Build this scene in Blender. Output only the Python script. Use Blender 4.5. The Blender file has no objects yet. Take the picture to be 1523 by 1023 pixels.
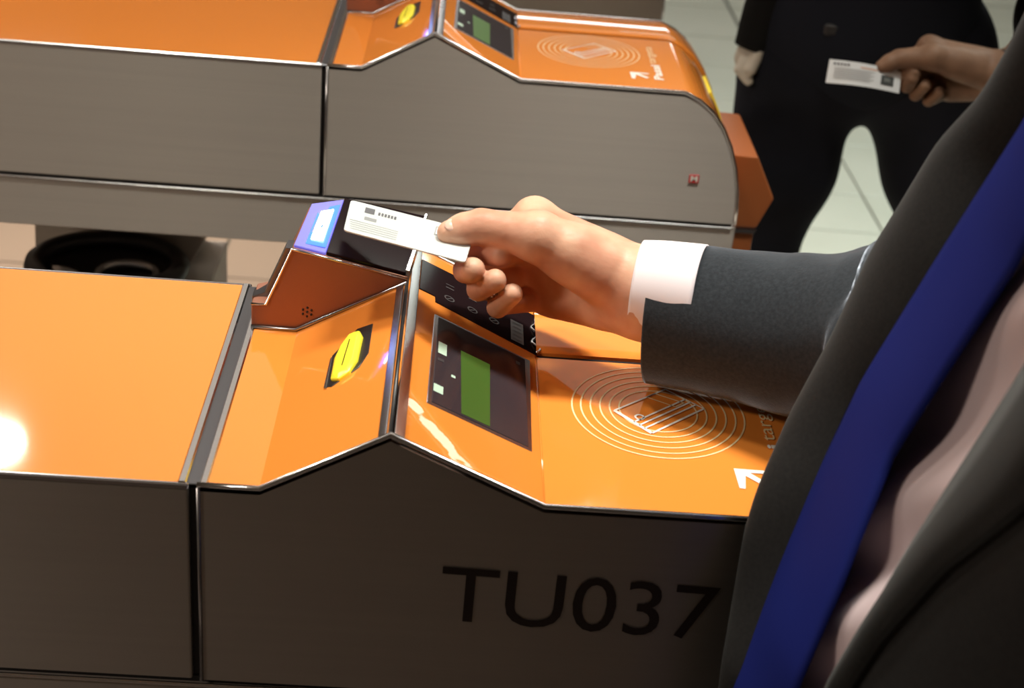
import bpy, bmesh, math, random
import numpy as np
from mathutils import Vector, Matrix, noise

# ------------------------------------------------------------------ camera, world, lights, exposure
H = 0.95                                   # height of the gate tops above the floor
F, YAW, PIT, ROLL = 2205.1452, 0.0589, 0.4947, 0.096
CAM = np.array([0.1358, -0.7363, 0.5082 + H])
_f = np.array([math.sin(YAW)*math.cos(PIT), math.cos(YAW)*math.cos(PIT), -math.sin(PIT)])
_r = np.array([math.cos(YAW), -math.sin(YAW), 0.0])
_u = np.cross(_r, _f)
_r, _u = math.cos(ROLL)*_r + math.sin(ROLL)*_u, math.cos(ROLL)*_u - math.sin(ROLL)*_r

scn = bpy.context.scene
cd = bpy.data.cameras.new('camera')
cam = bpy.data.objects.new('camera', cd)
scn.collection.objects.link(cam)
cam.matrix_world = Matrix(((_r[0], _u[0], -_f[0], CAM[0]), (_r[1], _u[1], -_f[1], CAM[1]),
                           (_r[2], _u[2], -_f[2], CAM[2]), (0, 0, 0, 1)))
cd.sensor_width = 36
cd.lens = F / 1523 * 36
cd.clip_start = 0.02
cd.dof.use_dof = True
cd.dof.focus_distance = 1.08
cd.dof.aperture_fstop = 9.0
scn.camera = cam

scn.cycles.caustics_reflective = False
scn.view_settings.view_transform = 'Standard'
scn.view_settings.look = 'None'
scn.view_settings.gamma = 1
scn.view_settings.use_curve_mapping = False
scn.view_settings.exposure = -1.15

w = bpy.data.worlds.new('world'); scn.world = w
w.use_nodes = True
w.node_tree.nodes['Background'].inputs[0].default_value = (1.0, 0.93, 0.85, 1)
w.node_tree.nodes['Background'].inputs[1].default_value = 0.03

def area(name, loc, size, power, col=(1, .95, .88), sy=None, shape='RECTANGLE', rot=(0, 0, 0), spread=180):
    l = bpy.data.lights.new(name, 'AREA')
    l.shape = shape; l.size = size
    if shape in ('RECTANGLE', 'ELLIPSE'): l.size_y = sy or size
    l.energy = power; l.color = col; l.spread = math.radians(spread)
    o = bpy.data.objects.new(name, l); o.location = loc; o.rotation_euler = rot
    scn.collection.objects.link(o)
    return o
CEIL = 2.85
WARM, COOL = (1, .86, .72), (.90, 1, .93)
PANELS = [((.50, .34, 2.83), .60, .22, 15.5, (1, .98, .88), 54), ((-.48, .30, 2.83), .22, .22, 11, (1, .97, .84), 72), ((-.75, 2.15, 2.83), .6, .2, 48, WARM, 80),  # the warm one is unseen, added to brighten the left floor
          ((1.9, 2.2, 2.83), 1.0, .3, 62, COOL, 100), ((1.6, 5.95, 2.83), 1.2, .30, 22, COOL, 180), ((-2.2, 5.95, 2.83), 1.2, .30, 20, WARM, 180), ((-2.4, -1.1, 2.83), 1.2, .3, 150, WARM, 180),  # the last here is unseen, added to brighten the near gate's side
          ((.95, 8.15, 2.83), 1.8, .8, 75, (1, .97, .95), 180)]
SPOTS = [(-1.115, 2.85, .20, .20, 20), (1.0, 1.72, .52, .48, 11)]  # first read off its reflection; second added to glint off the ripple
BIG = (.6, 3.8, 2.835, 5.2, 3.0)            # unseen luminous field, added for the gate covers to reflect
for i, (l, sx, sy, p, c_, sp_) in enumerate(PANELS):
    area('panel_light', l, sx, p, c_, sy=sy, spread=sp_)
for x, y, sx, sy, p in SPOTS:
    area('spot_light', (x, y, 2.82), sx, p, sy=sy, shape='ELLIPSE')
area('added_field_light', BIG[:3], BIG[3], 40, (1, .93, .84), sy=BIG[4])

# ------------------------------------------------------------------ small helpers
COL = scn.collection
def srgb(*c):
    return tuple(((v/255)/12.92 if v/255 <= .04045 else ((v/255+.055)/1.055)**2.4) for v in c)

def ray(px, py):
    return _f + _r*(px-761.5)/F - _u*(py-511.5)/F
def aty(px, py, y):                         # a point in the place: on the vertical plane at depth y
    d = ray(px, py); return CAM + d*(y-CAM[1])/d[1]
def atz(px, py, z):
    d = ray(px, py); return CAM + d*(z+H-CAM[2])/d[2]

def tag(o, label=None, cat=None, group=None, kind=None):
    if label: o['label'] = label
    if cat: o['category'] = cat
    if group: o['group'] = group
    if kind: o['kind'] = kind
    return o
def link_mesh(name, me, mat=None, parent=None, smooth=False):
    o = bpy.data.objects.new(name, me); COL.objects.link(o)
    if mat is not None:
        me.materials.clear()
        me.materials.append(mat)
    if parent is not None:
        o.parent = parent
        o.matrix_parent_inverse = parent.matrix_basis.inverted()
    if smooth:
        me.polygons.foreach_set('use_smooth', [True]*len(me.polygons))
    return o
def mesh(name, v, f, mat=None, parent=None, smooth=False):
    me = bpy.data.meshes.new(name)
    me.from_pydata([tuple(map(float, p)) for p in v], [], [tuple(map(int, q)) for q in f])
    me.validate(); me.update()
    return link_mesh(name, me, mat, parent, smooth)
def empty(name, loc, label=None, cat=None, group=None):
    o = bpy.data.objects.new(name, None); COL.objects.link(o)
    o.location = loc; o.empty_display_size = .1
    return tag(o, label, cat, group)
def fix_normals(o, bevel=0, seg=2, angle=35, smooth=True):
    bm = bmesh.new(); bm.from_mesh(o.data)
    bmesh.ops.recalc_face_normals(bm, faces=bm.faces)
    if bevel:
        es = [e for e in bm.edges if len(e.link_faces) == 2 and e.calc_face_angle(0) > math.radians(angle)]
        bmesh.ops.bevel(bm, geom=es, offset=bevel, segments=seg, profile=.6, affect='EDGES', clamp_overlap=True)
    bm.to_mesh(o.data); bm.free()
    if smooth:
        o.data.polygons.foreach_set('use_smooth', [True]*len(o.data.polygons))
        o.data.set_sharp_from_angle(angle=math.radians(26))
        md = o.modifiers.new('wn', 'WEIGHTED_NORMAL'); md.keep_sharp = True; md.weight = 100; md.mode = 'FACE_AREA'
    return o
def box(name, a, b, mat, parent=None, bevel=0.0015):
    x0, y0, z0 = a; x1, y1, z1 = b
    v = [(x0,y0,z0),(x1,y0,z0),(x1,y1,z0),(x0,y1,z0),(x0,y0,z1),(x1,y0,z1),(x1,y1,z1),(x0,y1,z1)]
    f = [(0,3,2,1),(4,5,6,7),(0,1,5,4),(1,2,6,5),(2,3,7,6),(3,0,4,7)]
    o = mesh(name, v, f, mat, parent)
    return fix_normals(o, bevel, 1) if bevel else o
def prism_y(name, prof, y0, y1, mat, parent=None, bevel=0.0):      # polygon in x,z extruded along y
    n = len(prof)
    v = [(x, y0, z) for x, z in prof] + [(x, y1, z) for x, z in prof]
    f = [tuple(range(n)), tuple(range(2*n-1, n-1, -1))] + [(i, (i+1) % n, (i+1) % n+n, i+n) for i in range(n)]
    o = mesh(name, v, f, mat, parent)
    return fix_normals(o, bevel, 2)
def offset_path(path, d):
    out = []
    for i, (x, z) in enumerate(path):
        a = path[max(i-1, 0)]; b = path[min(i+1, len(path)-1)]
        if 0 < i < len(path)-1:
            t1 = Vector((x-a[0], z-a[1])).normalized(); t2 = Vector((b[0]-x, b[1]-z)).normalized()
            n1 = Vector((-t1.y, t1.x)); n2 = Vector((-t2.y, t2.x)); m = (n1+n2).normalized()
            s = d/max(m.dot(n1), .5)
            out.append((x+m.x*s, z+m.y*s))
        else:
            t = Vector((b[0]-a[0], b[1]-a[1])).normalized()
            out.append((x-t.y*d, z+t.x*d))
    return out
def strip(name, path, y0, y1, d0, d1, mat, parent=None, bevel=.0006):   # a sheet following a path in x,z between offsets d0 and d1
    lo = offset_path(path, d0); hi = offset_path(path, d1)
    return prism_y(name, lo + hi[::-1], y0, y1, mat, parent, bevel)
def tube(name, pts, r, mat, parent=None, n=8, closed=False, rs=None, smooth=True):
    pts = [Vector(p) for p in pts]; v = []; f = []; m = len(pts)
    prev = None
    for i, p in enumerate(pts):
        if closed: t = pts[(i+1) % m] - pts[i-1]
        else: t = pts[min(i+1, m-1)] - pts[max(i-1, 0)]
        t.normalize()
        up = prev if prev is not None else (Vector((0,0,1)) if abs(t.z) < .9 else Vector((0,1,0)))
        a = t.cross(up).normalized(); b = a.cross(t).normalized(); prev = b
        rr = rs[i] if rs else r
        for k in range(n):
            an = 2*math.pi*k/n
            v.append(p + a*math.cos(an)*rr + b*math.sin(an)*rr)
    for i in range(m if closed else m-1):
        for k in range(n):
            j = (i+1) % m
            f.append((i*n+k, i*n+(k+1) % n, j*n+(k+1) % n, j*n+k))
    if not closed:
        f.append(tuple(range(n))[::-1]); f.append(tuple((m-1)*n+k for k in range(n)))
    return mesh(name, v, f, mat, parent, smooth)

# ------------------------------------------------------------------ materials
def mat_new(name, col, rough=.5, metal=0, spec=.5, **kw):
    m = bpy.data.materials.new(name); m.use_nodes = True
    b = m.node_tree.nodes['Principled BSDF']
    b.inputs['Base Color'].default_value = (*col, 1)
    b.inputs['Roughness'].default_value = rough
    b.inputs['Metallic'].default_value = metal
    b.inputs['Specular IOR Level'].default_value = spec
    for k, v in kw.items():
        b.inputs[k.replace('_', ' ')].default_value = v
    return m
def N(m, t, **kw):
    n = m.node_tree.nodes.new(t)
    for k, v in kw.items(): setattr(n, k, v)
    return n
def L(m, a, b): m.node_tree.links.new(a, b)
def noise_col(m, scale, c1, c2, detail=4, stretch=(1, 1, 1), lo=.3, hi=.7):
    tc = N(m, 'ShaderNodeTexCoord'); mp = N(m, 'ShaderNodeMapping'); mp.inputs['Scale'].default_value = stretch
    nz = N(m, 'ShaderNodeTexNoise'); nz.inputs['Scale'].default_value = scale; nz.inputs['Detail'].default_value = detail
    cr = N(m, 'ShaderNodeValToRGB'); cr.color_ramp.elements[0].color = (*c1, 1); cr.color_ramp.elements[1].color = (*c2, 1)
    cr.color_ramp.elements[0].position = lo; cr.color_ramp.elements[1].position = hi
    L(m, tc.outputs['Object'], mp.inputs[0]); L(m, mp.outputs[0], nz.inputs['Vector']); L(m, nz.outputs[0], cr.inputs[0])
    L(m, cr.outputs[0], m.node_tree.nodes['Principled BSDF'].inputs['Base Color'])
    return nz
def bump(m, scale, dist, strength=.5, stretch=(1, 1, 1), detail=4):
    tc = N(m, 'ShaderNodeTexCoord'); mp = N(m, 'ShaderNodeMapping'); mp.inputs['Scale'].default_value = stretch
    nz = N(m, 'ShaderNodeTexNoise'); nz.inputs['Scale'].default_value = scale; nz.inputs['Detail'].default_value = detail
    bp = N(m, 'ShaderNodeBump'); bp.inputs['Strength'].default_value = strength; bp.inputs['Distance'].default_value = dist
    L(m, tc.outputs['Object'], mp.inputs[0]); L(m, mp.outputs[0], nz.inputs['Vector'])
    L(m, nz.outputs[0], bp.inputs['Height']); L(m, bp.outputs[0], m.node_tree.nodes['Principled BSDF'].inputs['Normal'])
    return bp
def emis(name, col, s, base=(0, 0, 0), rough=.3):
    m = mat_new(name, base, rough)
    b = m.node_tree.nodes['Principled BSDF']
    b.inputs['Emission Color'].default_value = (*col, 1); b.inputs['Emission Strength'].default_value = s
    return m

orange = mat_new('orange_gloss', (.80, .235, .030), .06, 0, .5, Coat_Weight=.5, Coat_Roughness=.02)
noise_col(orange, 2.2, (.77, .240, .038), (.81, .258, .042), 2)
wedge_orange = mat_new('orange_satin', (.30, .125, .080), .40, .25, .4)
steel = mat_new('brushed_steel', (.40, .365, .335), .50, 1.0, .5, Anisotropic=.8)
noise_col(steel, 3.0, (.50, .455, .42), (.525, .48, .44), 6, (1, 1, 60))
_c = N(steel, 'ShaderNodeCombineXYZ'); _c.inputs[2].default_value = 1
L(steel, _c.outputs[0], steel.node_tree.nodes['Principled BSDF'].inputs['Tangent'])
chrome = mat_new('polished_trim', (.82, .82, .84), .16, 1)
trim_m = mat_new('satin_trim', (.55, .54, .56), .25, 1)
seam_m = mat_new('seam_metal', (.22, .22, .24), .3, 1)
bumper_m = mat_new('bumper_orange', (.36, .105, .030), .4)
dark_gap = mat_new('dark_gap', (.012, .009, .010), .5)
black_plastic = mat_new('black_plastic', (.012, .011, .011), .35)
black_rubber = mat_new('black_rubber', (.018, .014, .014), .45)
black_glass = mat_new('black_glass', (.012, .006, .007), .10, 0, .10)
screen_m = mat_new('screen_glass', (.035, .027, .032), .14)
screen_green = emis('screen_green', srgb(95, 135, 50), .85, srgb(40, 60, 22), .3)
icon_m = mat_new('pale_print', srgb(185, 210, 190), .4)
faint_m = mat_new('faint_print', (.045, .040, .042), .4)
grey_m = mat_new('grey_print', (.075, .07, .075), .4)
white_print = mat_new('white_print', (.86, .82, .74), .4)
ring_print = mat_new('cream_print', (.85, .66, .36), .4)
dark_print = mat_new('dark_lettering', (.010, .005, .004), .35)
red_m = mat_new('red_print', srgb(190, 60, 60), .4)
yellow_m = mat_new('yellow_plastic', srgb(245, 232, 60), .35, 0, .5)
blue_led = emis('blue_led', (.03, .09, 1.0), 12.0, (.02, .03, .5), .15)
white_led = emis('white_led', (.55, .75, 1.0), 22.0, (.5, .6, 1), .2)
purple_lens = emis('violet_lens', (.13, .11, .75), 1.5, (.2, .2, .5), .1)
skin = mat_new('skin', srgb(205, 150, 122), .48, 0, .4, Subsurface_Weight=.12, Subsurface_Scale=.01)
skin.node_tree.nodes['Principled BSDF'].inputs['Subsurface Radius'].default_value = (1, .35, .2)
noise_col(skin, 28, srgb(190, 128, 102), srgb(222, 176, 148), 3)
bump(skin, 90, .0012, .5, (1, 1.6, 1), 6)
skin_dark = mat_new('tanned_skin', srgb(140, 106, 84), .55, 0, .3)
noise_col(skin_dark, 28, srgb(112, 84, 66), srgb(140, 108, 86), 3)
skin_pale = mat_new('pale_skin', srgb(215, 205, 190), .5)
nail_m = mat_new('fingernail', srgb(232, 190, 172), .25, 0, .5)
suit = mat_new('lit_suit_wool', (.014, .014, .016), .9, 0, .2, Sheen_Weight=1.0, Sheen_Roughness=.35)  # light on the sleeve top put into colour and sheen
suit.node_tree.nodes['Principled BSDF'].inputs['Sheen Tint'].default_value = (.75, .85, 1, 1)
noise_col(suit, 420, (.016, .0185, .0225), (.027, .031, .037), 2)
bump(suit, 900, .0004, .4)
lining = mat_new('suit_edge', (.030, .026, .025), .9, 0, .2, Sheen_Weight=.15)
noise_col(lining, 420, (.0060, .0054, .0048), (.010, .009, .008), 2)
shaded_jacket_m = mat_new('shaded_suit_wool', (.009, .008, .0075), .9, 0, .2, Sheen_Weight=.05)  # same suit cloth, darkened for the shade on the torso
noise_col(shaded_jacket_m, 420, (.007, .0062, .006), (.012, .0108, .0102), 2)
shirt_m = mat_new('shirt_cotton', srgb(205, 185, 188), .8)
bump(shirt_m, 900, .0003, .3)
cuff_m = mat_new('white_cuff', srgb(235, 225, 230), .75)
tie_m = mat_new('blue_satin', (.012, .020, .15), .75, 0, .10)
noise_col(tie_m, 5, (.007, .012, .115), (.011, .018, .15), 2)
denim = mat_new('navy_denim', (.010, .011, .017), .9, 0, .2)
noise_col(denim, 9, (.008, .009, .014), (.014, .015, .024), 5)
sweater = mat_new('navy_sweater', (.012, .014, .022), .95, 0, .2)
black_cloth = mat_new('black_cloth', (.008, .008, .008), .9, 0, .2)
leather = mat_new('shoe_leather', (.02, .014, .01), .4)
hair_m = mat_new('dark_hair', (.02, .013, .01), .6)
card_m = mat_new('card_white', srgb(200, 204, 203), .35, 0, .4)
ticket_m = mat_new('ticket_white', srgb(228, 232, 235), .5)
ink = mat_new('grey_ink', srgb(95, 95, 100), .5)
ink_l = mat_new('light_ink', srgb(140, 142, 143), .5)
ink_o = mat_new('orange_ink', srgb(225, 165, 130), .5)
tile_m = mat_new('floor_tile', srgb(206, 210, 198), .30, 0, .5)
noise_col(tile_m, 2.0, srgb(198, 203, 190), srgb(214, 217, 205), 5)
grout = mat_new('grout', srgb(95, 98, 92), .8)
slab_m = mat_new('floor_slab', srgb(192, 178, 162), .5)
warm_lit_m = mat_new('warm_lit_tile', srgb(150, 132, 116), .5)  # left floor tiles, warm light put into their colour
wall_m = mat_new('wall_panel', srgb(150, 145, 135), .6)
ceil_m = mat_new('ceiling_paint', srgb(205, 198, 188), .8)
fix_m = mat_new('fixture_white', srgb(230, 230, 228), .5)

# ------------------------------------------------------------------ the room
X0, X1, Y0, Y1 = -7.0, 6.5, -4.0, 10.0
tag(box('floor', (X0, Y0, -.12), (X1, Y1, -.008), grout, None, 0), kind='structure')
floor = bpy.data.objects['floor']
# floor tiles that the photograph shows beyond the gates, laid one by one
TY = [1.18, 1.43, 1.68, 1.93, 2.18, 2.43, 2.68, 2.93, 3.32, 3.65, 3.98, 4.312, 4.70, 5.05, 5.4]
random.seed(4)
TB = [(-2.15, -1.55), (-1.55, -.95), (-.95, -.35), (-.35, .25), (.25, .70), (.70, 1.25), (1.25, 1.85), (1.85, 2.45)]
TB2 = [(-2.15, -1.55), (-1.55, -.95), (-.95, -.35), (-.35, .25), (.25, .70), (.70, 1.145), (1.145, 1.75), (1.75, 2.45)]
for j in range(len(TY)-1):
    for a, b in (TB2 if TY[j] > 3.9 else TB):
        g = .006 if TY[j] > 3.9 else .0028
        h = random.uniform(-.0006, .0006)
        t = box('tile', (a+g, TY[j]+g, -.0075), (b-g, TY[j+1]-g, h), warm_lit_m if b < .3 else tile_m, floor, .0012)
box('floor_border', (X0, 5.42, -.0075), (X1, Y1, 0), slab_m, floor, 0)
box('floor_border', (X0, .02, -.0075), (X1, 1.17, 0), slab_m, floor, 0)
box('floor_border', (X0, Y0, -.0075), (X1, .01, 0), mat_new('darkened_floor', srgb(84, 72, 64), .6), floor, 0)  # unseen front floor, darkened so the nearest gate's side reflects dark
box('floor_border', (X0, 1.18, -.0075), (-2.17, 5.4, 0), slab_m, floor, 0)
box('floor_border', (2.47, 1.18, -.0075), (X1, 5.4, 0), slab_m, floor, 0)
tag(box('ceiling', (X0, Y0, CEIL), (X1, Y1, CEIL+.1), ceil_m, None, 0), kind='structure')
tag(box('wall_back', (X0, Y1, 0), (X1, Y1+.1, CEIL), wall_m, None, 0), kind='structure')
tag(box('wall_front', (X0, Y0-.1, 0), (X1, Y0, CEIL), wall_m, None, 0), kind='structure')
tag(box('wall_left', (X0-.1, Y0, 0), (X0, Y1, CEIL), wall_m, None, 0), kind='structure')
tag(box('wall_right', (X1, Y0, 0), (X1+.1, Y1, CEIL), wall_m, None, 0), kind='structure')
for l, sx, sy, p, c_, sp_ in PANELS + [(BIG[:3], BIG[3], BIG[4], 0, 0, 0)]:  # frames for the unseen lights, the added fill among them
    t = empty('unseen_ceiling_light', (l[0], l[1], CEIL), 'unseen white rectangular ceiling light panel above the gate hall', 'light', 'rectangular ceiling lights')
    x, y = l[0], l[1]
    for a, b in (((x-sx/2-.03, y-sy/2-.03), (x+sx/2+.03, y-sy/2)), ((x-sx/2-.03, y+sy/2), (x+sx/2+.03, y+sy/2+.03)),
                 ((x-sx/2-.03, y-sy/2), (x-sx/2, y+sy/2)), ((x+sx/2, y-sy/2), (x+sx/2+.03, y+sy/2))):
        box('frame', (a[0], a[1], CEIL-.03), (b[0], b[1], CEIL), fix_m, t, 0)
for x, y, sx_, sy_, p in SPOTS:
    t = empty('downlight', (x, y, CEIL), 'unseen small round ceiling downlight above the gate hall', 'light', 'round ceiling downlights')
    tube('ring', [(x+(sx_/2+.012)*math.cos(a), y+(sy_/2+.012)*math.sin(a), CEIL-.012) for a in np.linspace(0, 2*math.pi, 24, endpoint=False)], .01, fix_m, t, 8, True)

# ------------------------------------------------------------------ the ticket gates
XA, XR, ZR, XC, XE = .0377, .1138, .0436, .2081, .3879
W = .2686
LOW = -.1494
NOSE = [(.4055, -.008), (.420, -.019), (.434, -.036), (.446, -.058), (.455, -.082), (.461, -.108), (.4635, -.130), (.4645, LOW)]
TOPP = [(.0005, 0), (XA, 0), (XR, ZR), (XC, 0), (XE, 0)] + NOSE

def flat_print(name, polys, zf, mat, parent):
    """polygons given in the plane of a cover; zf maps (x, y) to a point"""
    v = []; f = []
    for p in polys:
        b = len(v)
        v += [zf(*q) for q in p]; f.append(tuple(range(b, b+len(p))))
    o = mesh(name, v, f, mat, parent)
    return o
def annulus(c, r0, r1, n=72):
    out = []
    for i in range(n):
        a, b = 2*math.pi*i/n, 2*math.pi*(i+1)/n
        out.append([(c[0]+r*math.cos(t), c[1]+r*math.sin(t)) for r, t in ((r0, a), (r1, a), (r1, b), (r0, b))])
    return out
def line_poly(a, b, wd):
    a = Vector(a); b = Vector(b); t = (b-a).normalized(); n = Vector((-t.y, t.x))*wd/2
    return [tuple(a-n), tuple(b-n), tuple(b+n), tuple(a+n)]
def text_mesh(s, size, bold=0.0, shear=0.0):
    cu = bpy.data.curves.new('t', 'FONT'); cu.body = s; cu.size = size; cu.offset = bold; cu.shear = shear
    cu.fill_mode = 'FRONT'; cu.resolution_u = 4
    o = bpy.data.objects.new('t', cu); COL.objects.link(o)
    dg = bpy.context.evaluated_depsgraph_get(); dg.update()
    me = bpy.data.meshes.new_from_object(o.evaluated_get(dg))
    v = np.zeros(len(me.vertices)*3); me.vertices.foreach_get('co', v); v = v.reshape(-1, 3)
    fs = [tuple(p.vertices) for p in me.polygons]
    bpy.data.objects.remove(o); bpy.data.meshes.remove(me)
    return v, fs
def text_on(name, s, origin, ux, uy, w_, h_, mat, parent, bold=0.0, shear=0.0):
    """writes s in the box of size w_ x h_ from origin along ux, uy"""
    v, fs = text_mesh(s, 1.0, bold, shear)
    v[:, 0] -= v[:, 0].min(); v[:, 1] -= v[:, 1].min()
    sx = w_/v[:, 0].max(); sy = h_/v[:, 1].max()
    o, ux, uy = Vector(origin), Vector(ux), Vector(uy)
    return mesh(name, [tuple(o + ux*(p[0]*sx) + uy*(p[1]*sy)) for p in v], fs, mat, parent)

def make_gate(yb, label, lettering=None, badge=False, bumper=True):
    g = empty('ticket_gate', (-.3, yb+W/2, 0), label, 'ticket gate', None)
    def P(x, y, z): return (x, y+yb, z+H)
    sh = lambda prof: [(x, z+H) for x, z in prof]
    LX = -1.35
    # long cabinet behind the head
    prism_y('side_panel', sh([(LX, -.0018), (-.0045, -.0018), (-.0045, LOW), (LX, LOW)]), yb, yb+W, steel, g, .002)
    strip('top_cover', sh([(LX, 0), (-.0095, 0)]), yb+.002, yb+W-.002, -.001, .0010, orange, g, .0006)
    prism_y('seam_gap', sh([(-.009, -.004), (.006, -.004), (.006, -.21), (-.009, -.21)]), yb+.004, yb+W-.004, dark_gap, g)
    box('seam_trim', P(-.0112, .0005, -.001), P(-.0058, W-.0005, .0022), chrome, g, .0010)
    box('seam_trim', P(.0018, .0005, -.001), P(.0070, W-.0005, .0022), chrome, g, .0010)
    box('seam_channel', P(-.0062, .002, -.001), P(.0022, W-.002, .0002), seam_m, g, .0004)
    box('edge_trim', P(LX, -.0006, -.0030), P(-.0045, .0024, .0013), trim_m, g, .0009)
    box('edge_trim', P(LX, W-.0024, -.0030), P(-.0045, W+.0006, .0013), trim_m, g, .0009)
    # lower panels, set back under the head
    prism_y('lower_panel', sh([(LX, -.1535), (.467, -.1535), (.467, -.2125), (LX, -.2125)]), yb+.001, yb+W-.001, steel, g, .002)
    box('lower_edge', P(LX, -.0006, -.1560), P(.462, .002, -.1532), chrome, g, .0008)
    box('panel_gap', P(LX, .003, -.1537), P(.462, W-.003, -.149), dark_gap, g, 0)
    # supports under the cabinet
    for cx in ((-.235, -1.08) if yb < 1.2 else (.15, -1.25)):
        prism_y('support_web', sh([(cx-.135, -.2125), (cx+.12, -.2125), (cx+.055, -.33), (cx-.14, -.33)]), yb+.172, yb+.25, steel, g, .002)
        prism_y('pedestal', sh([(cx-.09, -.33), (cx+.09, -.33), (cx+.09, -H+.012), (cx-.09, -H+.012)]), yb+.10, yb+.245, steel, g, .004)
        box('foot_plate', (cx-.13, yb+.05, 0), (cx+.13, yb+.26, .012), black_rubber, g, .003)
        # oval black collar with a metal dish inside
        ov = [(cx-.030+.086*math.cos(a), yb+.090+.072*math.sin(a), H-.300) for a in np.linspace(0, 2*math.pi, 48, endpoint=False)]
        r = tube('oval_collar', ov, .012, black_rubber, g, 10, True)
        n = 40; v = []; f = []
        for rr, zz in ((.112, -.300), (.100, -.312), (.0, -.318)):
            for k in range(n):
                a = 2*math.pi*k/n; v.append((cx-.030+rr*.77*math.cos(a), yb+.090+rr*.64*math.sin(a), H+zz))
        for q in range(2):
            for k in range(n): f.append((q*n+k, q*n+(k+1) % n, (q+1)*n+(k+1) % n, (q+1)*n+k))
        mesh('dish', v, f, black_rubber, g, True)
        tube('bolt_post', [(cx-.085, yb+.085, H-.33), (cx-.080, yb+.09, H-.306)], .018, trim_m, g, 16)
        tube('glass_hinge', [(cx-.005+.035*math.cos(a), yb+.085+.03*math.sin(a), H-.308) for a in np.linspace(0, 2*math.pi, 20, endpoint=False)], .006, trim_m, g, 8, True)
    # validator head
    prism_y('head_panel', sh([(x, z-.0036) if i < 5 else (x-.0018, z) for i, (x, z) in enumerate(TOPP)] + [(.0005, LOW)]), yb, yb+W, steel, g, 0)
    CV = [(x, z) for x, z in TOPP]
    strip('head_cover', sh([(.0062, 0), (XA, 0), (XR, ZR)]), yb+.0025, yb+W-.0025, -.001, .0012, orange, g, .0004)
    NP = [(XC, 0), (XE, 0)] + NOSE[:-1]
    # cover of the right slope: thin sheet metal with a shallow ripple added at its front corner to catch a glint
    gu, gv = 56, 90; sl_ = math.hypot(XC-XR, ZR); v = []; f = []
    for i in range(gu+1):
        for j in range(gv+1):
            u = sl_*i/gu; y = .0025+(W-.005)*j/gv
            d_ = (u-.028)*-.75+(y-.0295)*-.66+.0012*noise.noise(Vector((u*130, y*130, yb))); t = min(1, max(0, d_/.016+.5))
            h = .0012-.0029*t*t*(3-2*t)*min(1, (sl_-u)/.02)
            v.append((XR+u*(XC-XR)/sl_+h*ZR/sl_, yb+y, H+ZR-u*ZR/sl_+h*(XC-XR)/sl_))
    for i in range(gu):
        for j in range(gv): f.append((i*(gv+1)+j, (i+1)*(gv+1)+j, (i+1)*(gv+1)+j+1, i*(gv+1)+j+1))
    o = mesh('slope_cover', v, f, orange, g, True)
    md = o.modifiers.new('s', 'SOLIDIFY'); md.thickness = .0010; md.offset = -1
    strip('tap_cover', sh(NP), yb+.0025, yb+.1845, -.001, .0012, orange, g, .0004)
    # the rear strip behind the groove, raised and rolled over at the back
    v = []; f = []
    path = offset_path(sh(NP), 0); rows = [(.1885, .0), (.1887, .0028), (.192, .0044), (.199, .0050), (.218, .0052), (.236, .0050), (.248, .0042), (.259, .0018), (.266, -.0020), (.2685, -.007)]
    for yy, zz in rows:
        off = offset_path(sh(NP), zz)
        v += [(x, yb+yy, z) for x, z in off]
    m = len(path)
    for i in range(len(rows)-1):
        for k in range(m-1): f.append((i*m+k, i*m+k+1, (i+1)*m+k+1, (i+1)*m+k))
    o = mesh('rear_cover', v, f, orange, g); fix_normals(o, 0)
    strip('cover_groove', sh(NP), yb+.184, yb+.189, -.0012, .0003, dark_gap, g, 0)
    tp = offset_path(sh(TOPP), .0006)
    for yy in (yb+.0008, yb+W-.0008):
        tube('edge_trim', [(x, yy, z) for x, z in tp], .0019, chrome, g, 8)
    tube('edge_trim', [P(.0012, -.0002, -.001), P(.0012, -.0002, LOW)], .0013, trim_m, g, 6)
    # ridge bands either side of a dark joint
    def band(name, x0, x1, d0, d1, mt, side):
        if side < 0: s = ZR/(XR-XA); zz = lambda x: ZR+(x-XR)*s
        else: s = -ZR/(XC-XR); zz = lambda x: ZR+(x-XR)*s
        return strip(name, sh([(x0, zz(x0)), (x1, zz(x1))]), yb+.0005, yb+W-.001, d0 if side < 0 else -.002, d1, mt, g, .0005)
    band('ridge_trim', XR-.0062, XR-.0016, .001, .0028, trim_m, -1)
    band('ridge_trim', XR+.0010, XR+.0072, .001, .0028, chrome, 1)
    tube('ridge_joint', [P(XR-.0004, .0, ZR+.0006), P(XR-.0004, W-.002, ZR+.0006)], .0014, black_plastic, g, 6)
    # crease line between slope and flat
    tube('crease_bead', [P(XC, .003, .0010), P(XC, .183, .0010)], .0007, orange, g, 6)
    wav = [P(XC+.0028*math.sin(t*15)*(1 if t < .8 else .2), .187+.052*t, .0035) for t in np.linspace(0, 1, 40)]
    tube('wavy_glint', wav, .0011, chrome, g, 6)  # specular glint on the crease, built as a thin chrome tube
    # slopes: local frames
    sR = math.hypot(XC-XR, ZR); eR = ((XC-XR)/sR, -ZR/sR); nR = (ZR/sR, (XC-XR)/sR)
    def SR(x, y, h=.0020):                   # x = world x on the right slope
        z = ZR - (x-XR)*ZR/(XC-XR)
        return (x+nR[0]*h, yb+y, H+z+nR[1]*h)
    sL = math.hypot(XR-XA, ZR); nL = (-ZR/sL, (XR-XA)/sL)
    def SL(x, y, h=.0020):
        z = (x-XA)*ZR/(XR-XA)
        return (x+nL[0]*h, yb+y, H+z+nL[1]*h)
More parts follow.
